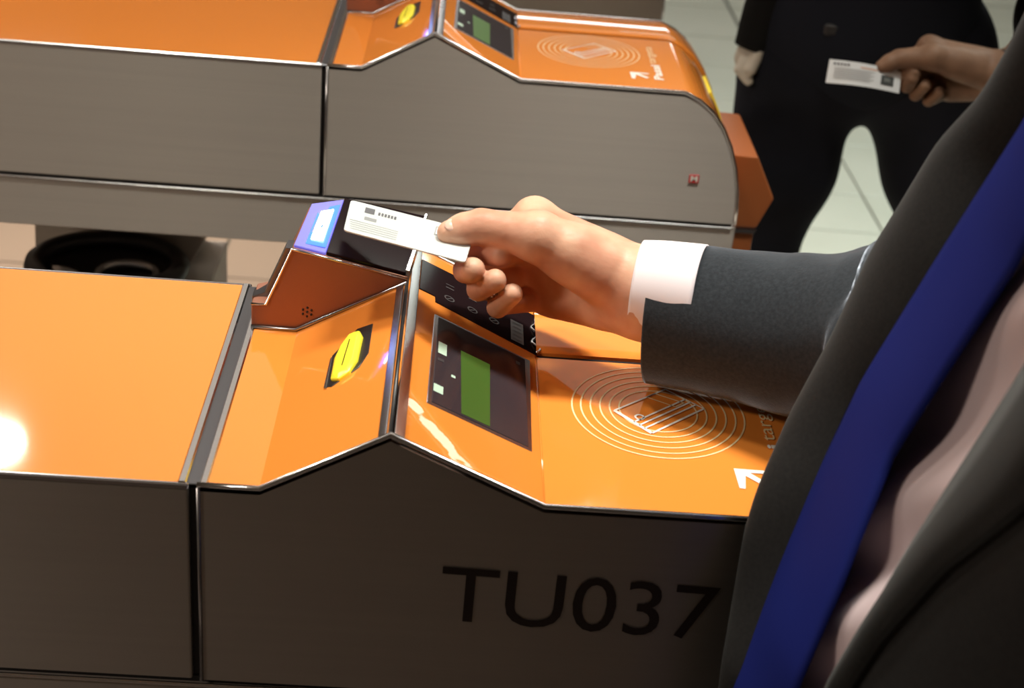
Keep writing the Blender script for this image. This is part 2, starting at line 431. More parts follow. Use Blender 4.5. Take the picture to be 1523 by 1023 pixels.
    def slab(name, fn, poly, h0, h1, mt, bev=0.0):
        n = len(poly)
        v = [fn(x, y, h0) for x, y in poly] + [fn(x, y, h1) for x, y in poly]
        f = [tuple(range(n)), tuple(range(2*n-1, n-1, -1))] + [(i, (i+1) % n, (i+1) % n+n, i+n) for i in range(n)]
        o = mesh(name, v, f, mt, g)
        return fix_normals(o, bev, 1)
    # display
    slab('screen_bezel', SR, [(.1325, .0535), (.2010, .0545), (.2025, .1735), (.1335, .1735)], .0008, .0019, trim_m, .0004)
    scr = slab('screen', SR, [(.1352, .0562), (.1985, .0572), (.1985, .1708), (.1362, .1708)], .0012, .0023, screen_m, .0003)
    def on(parent, name, fn, polys, h, mt):
        o = flat_print(name, polys, lambda x, y: fn(x, y, h), mt, parent); return o
    on(scr, 'display_field', SR, [[(.1542, .0585), (.1728, .0590), (.1728, .1385), (.1525, .1385)]], .0025, screen_green)
    on(scr, 'status_icon', SR, [[(.1372, .121), (.1430, .121), (.1430, .1365), (.1372, .1365)]], .0025, icon_m)
    on(scr, 'status_icon', SR, [[(.1358, .070), (.1420, .070), (.1420, .0795), (.1358, .0795)]], .0025, icon_m)
    on(scr, 'status_icon', SR, [[(.1372, .111), (.1415, .111), (.1415, .1145), (.1372, .1145)]], .0025, faint_m)
    on(scr, 'status_icon', SR, [[(.1468, .0975), (.1495, .0975), (.1495, .1005), (.1468, .1005)]], .0025, icon_m)
    on(scr, 'status_icon', SR, [[(.1915, .158), (.1945, .158), (.1945, .162), (.1915, .162)]], .0025, faint_m)
    # black label strip with pictograms, behind the display
    lab = slab('label_strip', SR, [(.1215, .2000), (.1330, .2000), (.1335, .1920), (.2080, .1870), (.2080, .2480), (.1215, .2480)], .0008, .0020, black_glass, .0003)
    for lx in (.143, .160, .176):
        on(lab, 'pictogram', SR, annulus((lx, .206), .0028, .0038, 20), .0023, faint_m)
        on(lab, 'pictogram', SR, [line_poly((lx-.0018, .2042), (lx+.0018, .2078), .0008)], .0023, faint_m)
        on(lab, 'pictogram', SR, [line_poly((lx-.003, .222), (lx+.003, .222), .0014), line_poly((lx-.003, .227), (lx+.003, .227), .0010)], .0023, faint_m)
    on(lab, 'sticker', SR, [[(.1885, .191), (.1980, .191), (.1980, .222), (.1885, .222)]], .0023, grey_m)
    on(lab, 'sticker_print', SR, [line_poly((.190, .194+i*.006), (.1965, .194+i*.006), .0012) for i in range(5)], .0026, faint_m)
    # ticket slot on the left slope
    cxy = (.0800, .1215)
    slot = slab('slot_recess', SL, [(.0680, .094), (.072, .091), (.0885, .102), (.0935, .117), (.0935, .158), (.083, .160), (.0685, .135)], .0008, .0018, black_plastic, .0003)
    slab('slot_rim', SL, [(.0672, .0925), (.0690, .0905), (.0690, .1330), (.0678, .1300)], .0010, .0024, trim_m, .0002)
    ypl = [(.0715, .098), (.0765, .094), (.0835, .098), (.0875, .110), (.0885, .142), (.0860, .152), (.0800, .152), (.0745, .140), (.0715, .125)]
    n = len(ypl)
    cx_, cy_ = sum(p[0] for p in ypl)/n, sum(p[1] for p in ypl)/n
    inn = [(cx_+(x-cx_)*.72, cy_+(y-cy_)*.88) for x, y in ypl]
    v = [SL(x, y, .0012) for x, y in ypl] + [SL(x, y, .0035) for x, y in ypl] + [SL(x, y, .0055) for x, y in inn]
    f = [(i+k*n, (i+1) % n+k*n, (i+1) % n+(k+1)*n, i+(k+1)*n) for k in range(2) for i in range(n)] + [tuple(2*n+i for i in range(n))]
    fl = mesh('ticket_flap', v, f, yellow_m, g); fix_normals(fl, .0006, 1)
    on(fl, 'slot_line', SL, [line_poly((.0792, .1060), (.0815, .1400), .0007)], .0058, dark_print)
    # tap zone print
    Z = lambda x, y: P(x, y, .0016)
    tz = bpy.data.objects.new('tap_symbol', None); COL.objects.link(tz); tz.parent = g; tz.matrix_parent_inverse = g.matrix_basis.inverted()
    for rr in (.0585, .0525, .0460, .0395, .0330, .0265):
        flat_print('ring', annulus((.289, .1205), rr-.00055, rr+.00055), Z, ring_print, tz)
    Lf, Tp, Rt, Bt = (.2590, .1170), (.2970, .1500), (.3210, .1270), (.2820, .0910)
    flat_print('card_symbol', [line_poly(Lf, Tp, .0014), line_poly(Tp, Rt, .0012), line_poly(Rt, Bt, .0016), line_poly(Bt, Lf, .0026)], lambda x, y: P(x, y, .0019), white_print, tz)
    def mix(a, b, t): return (a[0]+(b[0]-a[0])*t, a[1]+(b[1]-a[1])*t)
    for t, wd in ((.52, .0014), (.66, .0014), (.80, .0014)):
        flat_print('card_stripe', [line_poly(mix(Lf, Bt, t), mix(Tp, Rt, t), wd)], lambda x, y: P(x, y, .0019), white_print, tz)
    flat_print('card_chip', [line_poly(p, q, .0010) for p, q in (((.289, .143), (.308, .1330)), ((.308, .1330), (.3015, .1270)), ((.289, .143), (.283, .1375)), ((.283, .1375), (.3015, .1270)))], lambda x, y: P(x, y, .0019), ring_print, tz)
    flat_print('card_dot', annulus((.2755, .1105), .0022, .0036, 24), lambda x, y: P(x, y, .0019), white_print, tz)
    A = [(.3310, .0545), (.3520, .0540), (.3520, .0505), (.3408, .0505), (.3515, .0385), (.3480, .0360), (.3375, .0468), (.3352, .0320), (.3315, .0325)]
    flat_print('arrow', [[A[0], A[1], A[2], A[3]], [A[3], A[4], A[5], A[6]], [A[0], A[3], A[6]], [A[0], A[6], A[7], A[8]]], lambda x, y: P(x, y, .0019), white_print, g)
    text_on('lettering', 'Passi', P(.3675, .034, .0019), (0, 1, 0), (-1, 0, 0), .052, .0105, white_print, g, .03).location
    text_on('lettering', 'targeta', P(.3675, .091, .0019), (0, 1, 0), (-1, 0, 0), .062, .0105, ring_print, g, 0)
    for o in g.children:
        if o.name.startswith('lettering'): pass
    # speaker wedge (reader pylon) standing at the back of the left slope
    wf, wb_ = .2005, .250
    WP = [(.0045, .0015), (.0045, .0200), (.0150, .0205), (.0325, .0650), (.1135, .0480), (XR-.0005, ZR+.001), (.0362, .0012)]
    front = [(x, yb+wf, H+z) for x, z in WP]
    back = [P(*q) for q in ((.0045, .225, .0015), (.0055, .225, .024), (.017, .225, .028), (.0395, .250, .0765), (.122, .250, .068), (.1133, .250, ZR+.001), (.0362, .225, .0012))]
    n = len(WP)
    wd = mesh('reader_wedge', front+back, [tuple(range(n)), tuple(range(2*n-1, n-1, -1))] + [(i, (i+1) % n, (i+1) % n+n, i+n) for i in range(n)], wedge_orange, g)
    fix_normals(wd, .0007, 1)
    tube('wedge_edge', [(x, yb+wf-.0002, H+z) for x, z in WP[1:5]], .0011, chrome, wd, 6)
    tube('wedge_foot', [(x, yb+wf-.001, H+z+.001) for x, z in (WP[0], WP[6], WP[5])], .0015, trim_m, wd, 6)
    HX = [(0, 0)] + [(.0034*math.cos(a), .0034*math.sin(a)) for a in np.arange(6)*math.pi/3+.5]
    for i, (a, b) in enumerate(HX):
        c = (.0440+a, H+.0165+b)
        tube('speaker_hole', [(c[0], yb+wf-.0006, c[1]), (c[0], yb+wf+.001, c[1])], .00085, dark_print, wd, 8)
    # silver side plate behind the wedge's slanted edge
    prism_y('side_plate', sh([(.004, .001), (.004, .022), (.0130, .026), (.0275, .062), (.034, .062), (.034, .001)]), yb+.208, yb+.222, seam_m, wd, .0008)
    # black glass reader face and blue lamp lying on the sloping top
    def TOP(x, t, h=0.0):
        z0 = .0650 - (x-.0325)*(.017/.081)
        return (x+(.0065+.003*min(1, max(0, (x-.036)/.03)))*t, yb+wf+.0010+(wb_-wf-.001)*t, H+z0+(.0125+.0125*min(1, max(0, (x-.040)/.020)))*t+h)
    def tslab(name, pts, h0, h1, mt, par):
        n = len(pts); v = [TOP(x, t, h0) for x, t in pts]+[TOP(x, t, h1) for x, t in pts]
        o = mesh(name, v, [tuple(range(n)), tuple(range(2*n-1, n-1, -1))]+[(i, (i+1) % n, (i+1) % n+n, i+n) for i in range(n)], mt, par)
        return fix_normals(o, .0004, 1)
    rd = tslab('reader_glass', [(.0560, .02), (.1115, .02), (.1130, .99), (.0560, .99)], 0, .0030, black_glass, wd)
    tslab('reader_rim', [(.1115, .02), (.1145, .02), (.1150, .99), (.1130, .99)], -.002, .0050, trim_m, wd)
    lens = tslab('lamp_lens', [(.0335, .02), (.0555, .02), (.0555, .98), (.0345, .98)], 0, .0022, purple_lens, wd)
    tslab('lamp_core', [(.0405, .10), (.0545, .10), (.0545, .88), (.0405, .88)], .0022, .0030, blue_led, lens)
    tslab('lamp_core', [(.0430, .18), (.0515, .18), (.0515, .78), (.0430, .78)], .0030, .0042, white_led, lens)
    # rounded front bumper below the nose
    B = [(.455, -.085), (.490, -.086), (.517, -.137), (.502, -.176), (.455, -.176)]
    if bumper: prism_y('bumper', sh(B), yb+.052, yb+.20, bumper_m, g, .004)
    if bumper: prism_y('bumper_edge', sh([(.455, -.176), (.502, -.176), (.500, -.181), (.455, -.181)]), yb+.050, yb+.202, trim_m, g, 0)
    if bumper: prism_y('lower_bumper', sh([(.455, -.181), (.500, -.181), (.500, -.30), (.455, -.30)]), yb+.052, yb+.20, bumper_m, g, .003)
    # yellow flap on the descending nose
    nv = []
    for yy in (.118, .178):
        for (x, z) in offset_path([(.434, -.036), (.446, -.058), (.455, -.082), (.461, -.108)], .0035): nv.append(P(x, yy, z))
    for yy in (.118, .178):
        for (x, z) in offset_path([(.434, -.036), (.446, -.058), (.455, -.082), (.461, -.108)], .0): nv.append(P(x, yy, z))
    ny = mesh('nose_flap', nv, [(0,1,5,4),(1,2,6,5),(2,3,7,6),(8,9,1,0),(9,10,2,1),(10,11,3,2),(4,5,13,12),(5,6,14,13),(6,7,15,14),(0,4,12,8),(3,11,15,7)], yellow_m, g); fix_normals(ny, .0006, 1)
    if lettering:
        text_on('lettering', lettering, P(.1500, -.0007, -.0895), (1, 0, -.022), (0, 0, 1), .1735, .0425, dark_print, g)
    if badge:
        bd = box('red_badge', P(.4050, -.0012, -.1025), P(.4165, -.0002, -.0925), red_m, g, .0003)
        text_on('badge_letter', 'M', P(.4070, -.0014, -.1005), (1, 0, 0), (0, 0, 1), .0075, .0065, white_print, bd, .03)
    return g

make_gate(0.0, 'nearest orange-topped steel ticket gate, marked TU037, with glowing blue lamp', 'TU037')
make_gate(0.8, 'middle orange-topped steel ticket gate with small red M badge on its side', None, True)
make_gate(1.6, 'farthest steel ticket gate, only its grey side showing at the top edge', bumper=False)

# ------------------------------------------------------------------ implicit surfaces for bodies
def sdf_field(prims, h, pad=.012):
    lo = np.full(3, 1e9); hi = np.full(3, -1e9)
    for p in prims:
        if p[0] == 'c':
            rr = max(p[3], p[4])
            for q in (p[1], p[2]): lo = np.minimum(lo, np.array(q)-rr); hi = np.maximum(hi, np.array(q)+rr)
        else: lo = np.minimum(lo, np.array(p[1])-max(p[2])); hi = np.maximum(hi, np.array(p[1])+max(p[2]))
    lo -= pad+2*h; hi += pad+2*h
    n = np.ceil((hi-lo)/h).astype(int)+1
    Fd = np.full(n, .05, np.float32)
    for p in prims:
        k = p[-1]
        if p[0] == 'c': a, b = np.array(p[1], float), np.array(p[2], float); m = max(p[3], p[4]); l2 = np.minimum(a, b)-m; h2 = np.maximum(a, b)+m
        else: c = np.array(p[1], float); r = np.array(p[2], float); m = r.max(); l2 = c-m; h2 = c+m
        e = abs(k)*2+3*h+.004
        i0 = np.maximum(((l2-e-lo)/h).astype(int), 0); i1 = np.minimum(np.ceil((h2+e-lo)/h).astype(int)+1, n)
        gx = [lo[q]+h*np.arange(i0[q], i1[q]) for q in range(3)]
        X, Y, Z = np.meshgrid(*gx, indexing='ij')
        Q = np.stack([X, Y, Z], -1)
        if p[0] == 'c':
            ab = b-a; t = np.clip(((Q-a)@ab)/max(ab@ab, 1e-12), 0, 1)
            d = np.linalg.norm(Q-a-t[..., None]*ab, axis=-1) - (p[3]+(p[4]-p[3])*t)
        else:
            R = p[3]
            Ql = (Q-c)@R if R is not None else (Q-c)
            k0 = np.linalg.norm(Ql/r, axis=-1); k1 = np.linalg.norm(Ql/(r*r), axis=-1)
            d = k0*(k0-1)/np.maximum(k1, 1e-9)
        sl = tuple(slice(i0[q], i1[q]) for q in range(3))
        cur = Fd[sl]
        if k < 0:                                        # smooth subtraction
            kk = -k; hh = np.clip(.5-.5*(cur+d)/kk, 0, 1)
            Fd[sl] = cur*(1-hh)+(-d)*hh+kk*hh*(1-hh)
        else:
            hh = np.clip(.5+.5*(cur-d)/max(k, 1e-6), 0, 1)
            Fd[sl] = cur*(1-hh)+d*hh-k*hh*(1-hh)
    return Fd, lo
def surface_nets(Fd, lo, h):
    s = Fd < 0; n = np.array(Fd.shape)
    cell = lambda ijk: (ijk[:, 0]*n[1]+ijk[:, 1])*n[2]+ijk[:, 2]
    ids = []; pos = []; quads = []
    for a in range(3):
        s0 = [slice(None)]*3; s1 = [slice(None)]*3; s0[a] = slice(0, -1); s1[a] = slice(1, None)
        A, B = Fd[tuple(s0)], Fd[tuple(s1)]
        m = (A < 0) != (B < 0)
        idx = np.argwhere(m)
        fa = A[m]; fb = B[m]; t = fa/(fa-fb)
        p = idx.astype(float); p[:, a] += t
        b, c = (a+1) % 3, (a+2) % 3
        cs = []
        for db, dc in ((0, 0), (-1, 0), (-1, -1), (0, -1)):
            q = idx.copy(); q[:, b] += db; q[:, c] += dc
            ci = cell(q); cs.append(ci); ids.append(ci); pos.append(p)
        Q = np.stack(cs, 1); flip = fa < 0
        Q[~flip] = Q[~flip][:, ::-1]
        quads.append(Q)
    ids = np.concatenate(ids); pos = np.concatenate(pos); quads = np.concatenate(quads)
    u, inv = np.unique(ids, return_inverse=True)
    V = np.zeros((len(u), 3)); cnt = np.bincount(inv, minlength=len(u))
    for q in range(3): V[:, q] = np.bincount(inv, weights=pos[:, q], minlength=len(u))/cnt
    return V*h+lo, np.searchsorted(u, quads)
def sdf_arrays(prims, h):
    Fd, lo = sdf_field(prims, h)
    return surface_nets(Fd, lo, h)
def np_mesh(name, parts, mat, parent):
    V = []; Q = []; b = 0
    for v, q in parts: V.append(v); Q.append(q+b); b += len(v)
    V = np.concatenate(V); Q = np.concatenate(Q)
    me = bpy.data.meshes.new(name)
    me.vertices.add(len(V)); me.vertices.foreach_set('co', V.astype(np.float32).ravel())
    me.loops.add(len(Q)*4); me.loops.foreach_set('vertex_index', Q.astype(np.int32).ravel())
    me.polygons.add(len(Q)); me.polygons.foreach_set('loop_start', np.arange(0, len(Q)*4, 4, dtype=np.int32))
    me.update(); me.validate()
    return link_mesh(name, me, mat, parent, True)
def C(a, b, ra, rb, k=.004): return ('c', tuple(a), tuple(b), ra, rb, k)
def E_(c, r, k=.004, R=None): return ('e', tuple(c), tuple(r), R, k)

# right hand, thumb above and fingers curled below; joints as points of the place (seen-at x, seen-at y, depth)
HAND = dict(wr=(960, 420, .155), wl=(960, 462, .150),
  im=(795, 326, .200), mm=(788, 362, .212), rm=(797, 402, .213), pm=(815, 442, .206),
  ip=(712, 352, .196), mp=(700, 392, .194), rp=(716, 428, .190), pp=(744, 452, .184),
  it=(744, 379, .160), mt=(703, 401, .146), rt=(736, 417, .143), pt=(762, 437, .143),
  id=(708, 373, .176), md=(693, 402, .168), rd=(712, 430, .165), pd=(740, 457, .163),
  tc=(890, 398, .160), tm=(800, 352, .160), ti=(716, 337, .168), tt=(668, 346, .166))
def hand_prims(J, s=1.0):
    p = []
    k = .007*s
    p += [C(J['im'], J['wr'], .0135*s, .0215*s, k), C(J['mm'], J['wr'], .0130*s, .0200*s, k), C(J['rm'], J['wl'], .0128*s, .0180*s, k), C(J['pm'], J['wl'], .0120*s, .0165*s, k)]
    p += [C(J['im'], J['mm'], .0125*s, .0125*s, k), C(J['mm'], J['rm'], .0125*s, .0125*s, k), C(J['rm'], J['pm'], .0125*s, .0120*s, k)]
    mid = lambda a, b, t: tuple(np.array(a)*(1-t)+np.array(b)*t)
    p += [C(mid(J['im'], J['wr'], .5), mid(J['pm'], J['wl'], .6), .013*s, .013*s, k)]
    # thenar and hypothenar
    p += [C(J['tc'], J['tm'], .0215*s, .0165*s, .010*s), C(mid(J['tc'], J['wl'], .6), mid(J['tc'], J['tm'], .45), .016*s, .018*s, .010*s)]
    p += [C(mid(J['wl'], J['pm'], .2), mid(J['wl'], J['pm'], .85), .0165*s, .0125*s, .009*s)]
    p += [C(J['tm'], J['im'], .0125*s, .0125*s, .010*s)]
    # thumb
    p += [C(J['tm'], J['ti'], .0155*s, .0118*s, .006*s), C(J['ti'], mid(J['ti'], J['tt'], .55), .0112*s, .0108*s, .004*s), C(mid(J['ti'], J['tt'], .55), J['tt'], .0108*s, .0082*s, .004*s)]
    # fingers
    for m, q, d, t, r in (('im', 'ip', 'id', 'it', .0092), ('mm', 'mp', 'md', 'mt', .0092), ('rm', 'rp', 'rd', 'rt', .0086), ('pm', 'pp', 'pd', 'pt', .0078)):
        r *= s
        p += [C(J[m], J[q], r*1.18, r*1.02, .003*s), C(J[q], J[d], r*1.02, r*.95, .0020*s), C(J[d], J[t], r*.95, r*.90, .0012*s)]
    return p
def arm_prims(pts, k=.012):
    return [C(pts[i][0], pts[i+1][0], pts[i][1], pts[i+1][1], k) for i in range(len(pts)-1)]

def head_parts(c, fwd, s=1.0):
    """a plain head with brow, nose, mouth, ears; c = centre, fwd = unit facing direction"""
    c = np.array(c, float); f = np.array([fwd[0], fwd[1], 0.]); f /= np.linalg.norm(f); sd = np.array([-f[1], f[0], 0.]); up = np.array([0, 0, 1.])
    R = np.stack([f, sd, up], 1)
    q = lambda a, b, d: tuple(c+f*a*s+sd*b*s+up*d*s)
    return [E_(c, (.098*s, .076*s, .095*s), .01, R), E_(q(.022, 0, -.055), (.066*s, .056*s, .062*s), .03, R), C(q(.086, 0, .005), q(.103, 0, -.030), .009*s, .013*s, .012),
            C(q(.083, -.03, .022), q(.083, .03, .022), .010*s, .010*s, .012), C(q(.080, -.018, -.062), q(.080, .018, -.062), .008*s, .008*s, .008),
            E_(q(.084, .031, .006), (.010, .012, .009), -.008, R), E_(q(.084, -.031, .006), (.010, .012, .009), -.008, R),
            E_(q(-.005, .079, -.010), (.018*s, .008*s, .030*s), .006, R), E_(q(-.005, -.079, -.010), (.018*s, .008*s, .030*s), .006, R)]
def head_extras(c, fwd, parent):
    c = np.array(c, float); f = np.array([fwd[0], fwd[1], 0.]); f /= np.linalg.norm(f); sd = np.array([-f[1], f[0], 0.]); up = np.array([0, 0, 1.])
    R = np.stack([f, sd, up], 1)
    for b in (-.031, .031):
        np_mesh('eye', [sdf_arrays([E_(tuple(c+f*.074+sd*b+up*.006), (.012, .012, .012), .001)], .002)], fix_m, parent)
    pr = [E_(tuple(c-f*.012+up*.020), (.100, .082, .092), .01, R), E_(tuple(c+f*.075+up*-.035), (.075, .075, .085), -.02, R), E_(tuple(c+up*-.10+f*.02), (.09, .09, .07), -.02, R)]
    np_mesh('hair', [sdf_arrays(pr, .006)], hair_m, parent)

def loft(name, rings, mat, parent, closed=True, smooth=True):
    v = []; f = []; n = len(rings[0]); m = len(rings)
    for r in rings: v += [tuple(p) for p in r]
    for i in range(m-1):
        for k in range(n if closed else n-1):
            f.append((i*n+k, i*n+(k+1) % n, (i+1)*n+(k+1) % n, (i+1)*n+k))
    return mesh(name, v, f, mat, parent, smooth)
def sleeve(name, pts, mat, parent, thick=.0025, n=56, sub=10, wr=.0, seed=0, amp=None):
    """pts: (centre, radius along z-ish, radius across)"""
    cs = np.array([p[0] for p in pts], float); rv = np.array([p[1] for p in pts]); rd = np.array([p[2] for p in pts])
    T = np.linspace(0, len(pts)-1, (len(pts)-1)*sub+1); ii = np.arange(len(pts))
    def cr(vals, t):
        i = int(min(math.floor(t), len(pts)-2)); u = t-i
        p0, p1, p2, p3 = vals[max(i-1, 0)], vals[i], vals[i+1], vals[min(i+2, len(pts)-1)]
        return .5*((2*p1)+(-p0+p2)*u+(2*p0-5*p1+4*p2-p3)*u*u+(-p0+3*p1-3*p2+p3)*u**3)
    rings = []
    for t in T:
        c = cr(cs, t); d = cr(cs, min(t+.05, len(pts)-1))-cr(cs, max(t-.05, 0)); d /= np.linalg.norm(d)
        sidev = np.cross(d, [0, 0, 1.]); sidev /= np.linalg.norm(sidev); up = np.cross(sidev, d)
        a_, b_ = cr(rv, t), cr(rd, t)
        ring = []
        for k in range(n):
            an = 2*math.pi*k/n
            off = up*math.cos(an)*a_+sidev*math.sin(an)*b_
            p = c+off
            am = (amp(t) if amp else wr)
            nz = noise.noise(Vector((p[0]*16+seed, p[1]*16, p[2]*9)))*am + noise.noise(Vector((p[0]*38+seed, p[1]*30, p[2]*20)))*am*.35
            p = p+off/np.linalg.norm(off)*nz
            ring.append(p)
        rings.append(ring)
    o = loft(name, rings, mat, parent)
    md = o.modifiers.new('s', 'SOLIDIFY'); md.thickness = thick; md.offset = -1
    return o

# ------------------------------------------------------------------ person in the suit
P1 = empty('person', (.52, -.12, 0), 'person in charcoal suit and blue tie reaching a card over the nearest gate', 'person')
J1 = {k: aty(*v) for k, v in HAND.items()}
el = aty(1390, 515, .060)
hd = (.53, -.10, H+.74)
arm = [((J1['wr']+J1['wl'])/2, .0245), (aty(1040, 452, .145), .029), (aty(1200, 480, .115), .038), (el, .042), (np.array([.56, .02, H+.40]), .05)]
hand_m = sdf_arrays(hand_prims(J1, 1.0) + [C(J1['wr'], aty(1040, 440, .145), .0215, .028, .008), C(J1['wl'], aty(1040, 466, .142), .0180, .026, .008)] + arm_prims(arm), .0016)
neck_m = sdf_arrays([C((.56, -.10, H+.42), (.545, -.10, H+.66), .062, .056, .03), C((.57, -.22, H+.42), (.57, .02, H+.42), .06, .06, .05)] + head_parts(hd, (-1, -.1)), .005)
np_mesh('body', [hand_m, neck_m], skin, P1)
head_extras(hd, (-1, -.1), P1)
# thumbnail
tn = (J1['tt']*.80+J1['ti']*.20)
dirn = J1['tt']-J1['ti']; dirn /= np.linalg.norm(dirn)
nrm = CAM-tn; nrm /= np.linalg.norm(nrm); nrm = nrm*.55+np.array([0, 0, .75]); nrm -= dirn*(nrm@dirn); nrm /= np.linalg.norm(nrm)
sd_ = np.cross(dirn, nrm)
Rn = np.stack([dirn, sd_, nrm], 1)
np_mesh('fingernail', [sdf_arrays([E_(tuple(tn+nrm*.0078), (.0068, .0052, .0020), .0005, Rn)], .0005)], nail_m, P1)
# cuffs and sleeve
amp = lambda t: .0012+.0055*max(0, min(1, (t-.6)/2.0))
c0, c1 = aty(955, 430, .157), aty(1010, 440, .150)
sleeve('shirt_cuff', [(aty(948, 431, .158), .0345, .0300), (aty(985, 437, .153), .0365, .0320), (aty(1040, 446, .145), .038, .034)], cuff_m, P1, .002, 48, 6, .0003)
sl = sleeve('sleeve', [(aty(972, 466, .158), .0500, .040), (aty(1030, 474, .150), .0515, .0425), (aty(1110, 486, .138), .0535, .046), (aty(1200, 498, .120), .0570, .050),
                  (aty(1290, 506, .098), .0620, .056), (aty(1390, 500, .070), .0680, .064), (np.array([.535, .045, H+.22]), .068, .064), (np.array([.575, .0, H+.40]), .078, .072)], suit, P1, .003, 64, 10, 0, 3, amp)
def sleeve_line(px0, py0, px1, py1, y0, y1, n=26):
    return [aty(px0+(px1-px0)*t, py0+(py1-py0)*t, y0+(y1-y0)*t) for t in np.linspace(0, 1, n)]
# torso garments: curves of the open jacket, as points of the place
def pl(q, x0=.335, z0=-.05, k=.3):
    d = ray(*q); nn = np.array([-1, 0, k]); t = ((np.array([x0, 0, z0+H])-CAM)@nn)/(d@nn); return CAM+d*t
SILY = [.040, .042, .055, .055, .045, .028, -.006, -.016, -.024, -.055]
sil = [aty(q[0], q[1], y) for q, y in zip([(1515, 60), (1470, 140), (1400, 210), (1300, 370), (1240, 500), (1180, 610), (1130, 720), (1110, 790), (1100, 880), (1088, 1023)], SILY)]
shl = [pl(q) for q in [(1523, 155), (1460, 245), (1400, 380), (1335, 500), (1270, 610), (1170, 850), (1110, 1010)]]
tl = [pl(q) for q in [(1523, 190), (1390, 400), (1290, 560), (1180, 790), (1130, 920), (1095, 1023)]]
tr = [pl(q) for q in [(1523, 400), (1430, 540), (1340, 680), (1260, 880), (1195, 1023)]]
nl = [pl(q) for q in [(1523, 560), (1440, 690), (1350, 830), (1240, 1023)]]
nb = [pl(q) for q in [(1523, 755), (1400, 850), (1310, 950), (1260, 1023)]]
def curve_z(pts, top, bot):
    """point on the curve at height z (linear between samples, closed off by top and bottom points)"""
    P = sorted([tuple(p) for p in pts]+[top, bot], key=lambda p: p[2])
    zs = [p[2] for p in P]; xs = [p[0] for p in P]; ys = [p[1] for p in P]
    return lambda z: np.array([np.interp(z, zs, xs), np.interp(z, zs, ys), z])
TZ, BZ = H+.50, H-.28
c_sil = curve_z(sil, (.47, .03, TZ), (.325, -.075, BZ))
c_shl = curve_z(shl, (.475, -.045, TZ), (.33, -.085, BZ))
c_tl = curve_z(tl, (.470, -.065, TZ), (.320, -.075, BZ))
c_tr = curve_z(tr, (.470, -.110, TZ), (.330, -.130, BZ))
c_nl = curve_z(nl, (.475, -.150, TZ), (.34, -.160, BZ))
c_nb = curve_z(nb, (.455, -.290, TZ), (.345, -.180, BZ))
zs = np.linspace(BZ, TZ, 70)
def wig(p, a, f=14, s=0): return noise.noise(Vector((p[0]*f+s, p[1]*f, p[2]*f*.6)))*a
# far half of the jacket: from under the tie, round the open edge, along the far side
rings = []
for z in zs:
    a = c_shl(z); b = c_sil(z); lowf = min(1, max(0, (z-H-.02)/.12))
    fs = -.022+(.075+.022)*lowf
    r = [a+np.array([.020, -.008, 0]), a+np.array([.004, -.002, 0])]
    for t in (.2, .4, .6, .8): 
        m_ = a*(1-t)+b*t; m_ = m_+np.array([-.010*math.sin(math.pi*t), 0, 0]); r.append(m_)
    r.append(b); r.append(b+np.array([.006, .004 if z > H+.03 else .001, 0]))
    by = b[1]
    for x_, y_ in ((b[0]+.03, by+.006), (b[0]+.07, (by+fs)/2), (.47, fs-.006), (.53, fs), (.60, fs-.03), (.65, fs-.07), (.665, -.10)):
        r.append(np.array([x_, min(y_, fs+.02) if z > H+.03 else min(y_, -.014), z]))
    rings.append([q+np.array([0, wig(q, .004), 0]) if z > H+.05 else q for q in r])
far = loft('jacket', rings, shaded_jacket_m, P1, closed=False)
md = far.modifiers.new('sd', 'SUBSURF'); md.levels = md.render_levels = 1
md = far.modifiers.new('s', 'SOLIDIFY'); md.thickness = .0035; md.offset = 0
# near half with its lapel
rings = []; lap = []
for z in zs:
    a = c_nl(z); b = c_nb(z)
    r = [a+np.array([.022, .010, 0]), a+np.array([.010, .004, 0]), a+np.array([.006, 0, 0]), b+np.array([.006, .004, 0]), b+np.array([.004, -.01, 0])]
    for x_, y_ in ((.385, -.235), (.42, -.285), (.47, -.325), (.54, -.335), (.61, -.30), (.65, -.22), (.665, -.14), (.665, -.098)):
        r.append(np.array([x_+(z-H)*.12, y_, z]))
    rings.append([q+np.array([0, wig(q, .006, 10, 5), 0]) for q in r])
    lap.append([a+np.array([.012, .004, 0]), a+np.array([-.001, .001, 0]), a*.66+b*.34+np.array([-.006, 0, 0]), a*.33+b*.67+np.array([-.006, 0, 0]), b+np.array([-.003, 0, 0]), b+np.array([.003, -.001, 0])])
near = loft('jacket', rings, shaded_jacket_m, P1, closed=False)
md = near.modifiers.new('sd', 'SUBSURF'); md.levels = md.render_levels = 1
md = near.modifiers.new('s', 'SOLIDIFY'); md.thickness = .0035; md.offset = 0
lp = loft('lapel', lap, lining, P1, closed=False)
md = lp.modifiers.new('s', 'SOLIDIFY'); md.thickness = .003; md.offset = 0
# shirt front
rings = []
for z in zs:
    a = c_shl(z); b = c_nl(z); r = []
    for t in np.linspace(-.15, 1.15, 34):
        q = a*(1-t)+b*t+np.array([.024, 0, 0]); q[0] -= .010*math.sin(math.pi*min(max(t, 0), 1))
        u = z-H
        q[0] += .016*noise.noise(Vector((q[1]*22+u*9, u*13, 1.7)))+.0055*math.sin((q[1]*1.3+u)*62+2*noise.noise(Vector((u*9, q[1]*9, 0))))
        r.append(q)
    rings.append(r)
sh_ = loft('shirt', rings, shirt_m, P1, closed=False)
md = sh_.modifiers.new('sd', 'SUBSURF'); md.levels = md.render_levels = 1
md = sh_.modifiers.new('s', 'SOLIDIFY'); md.thickness = .0015; md.offset = 1
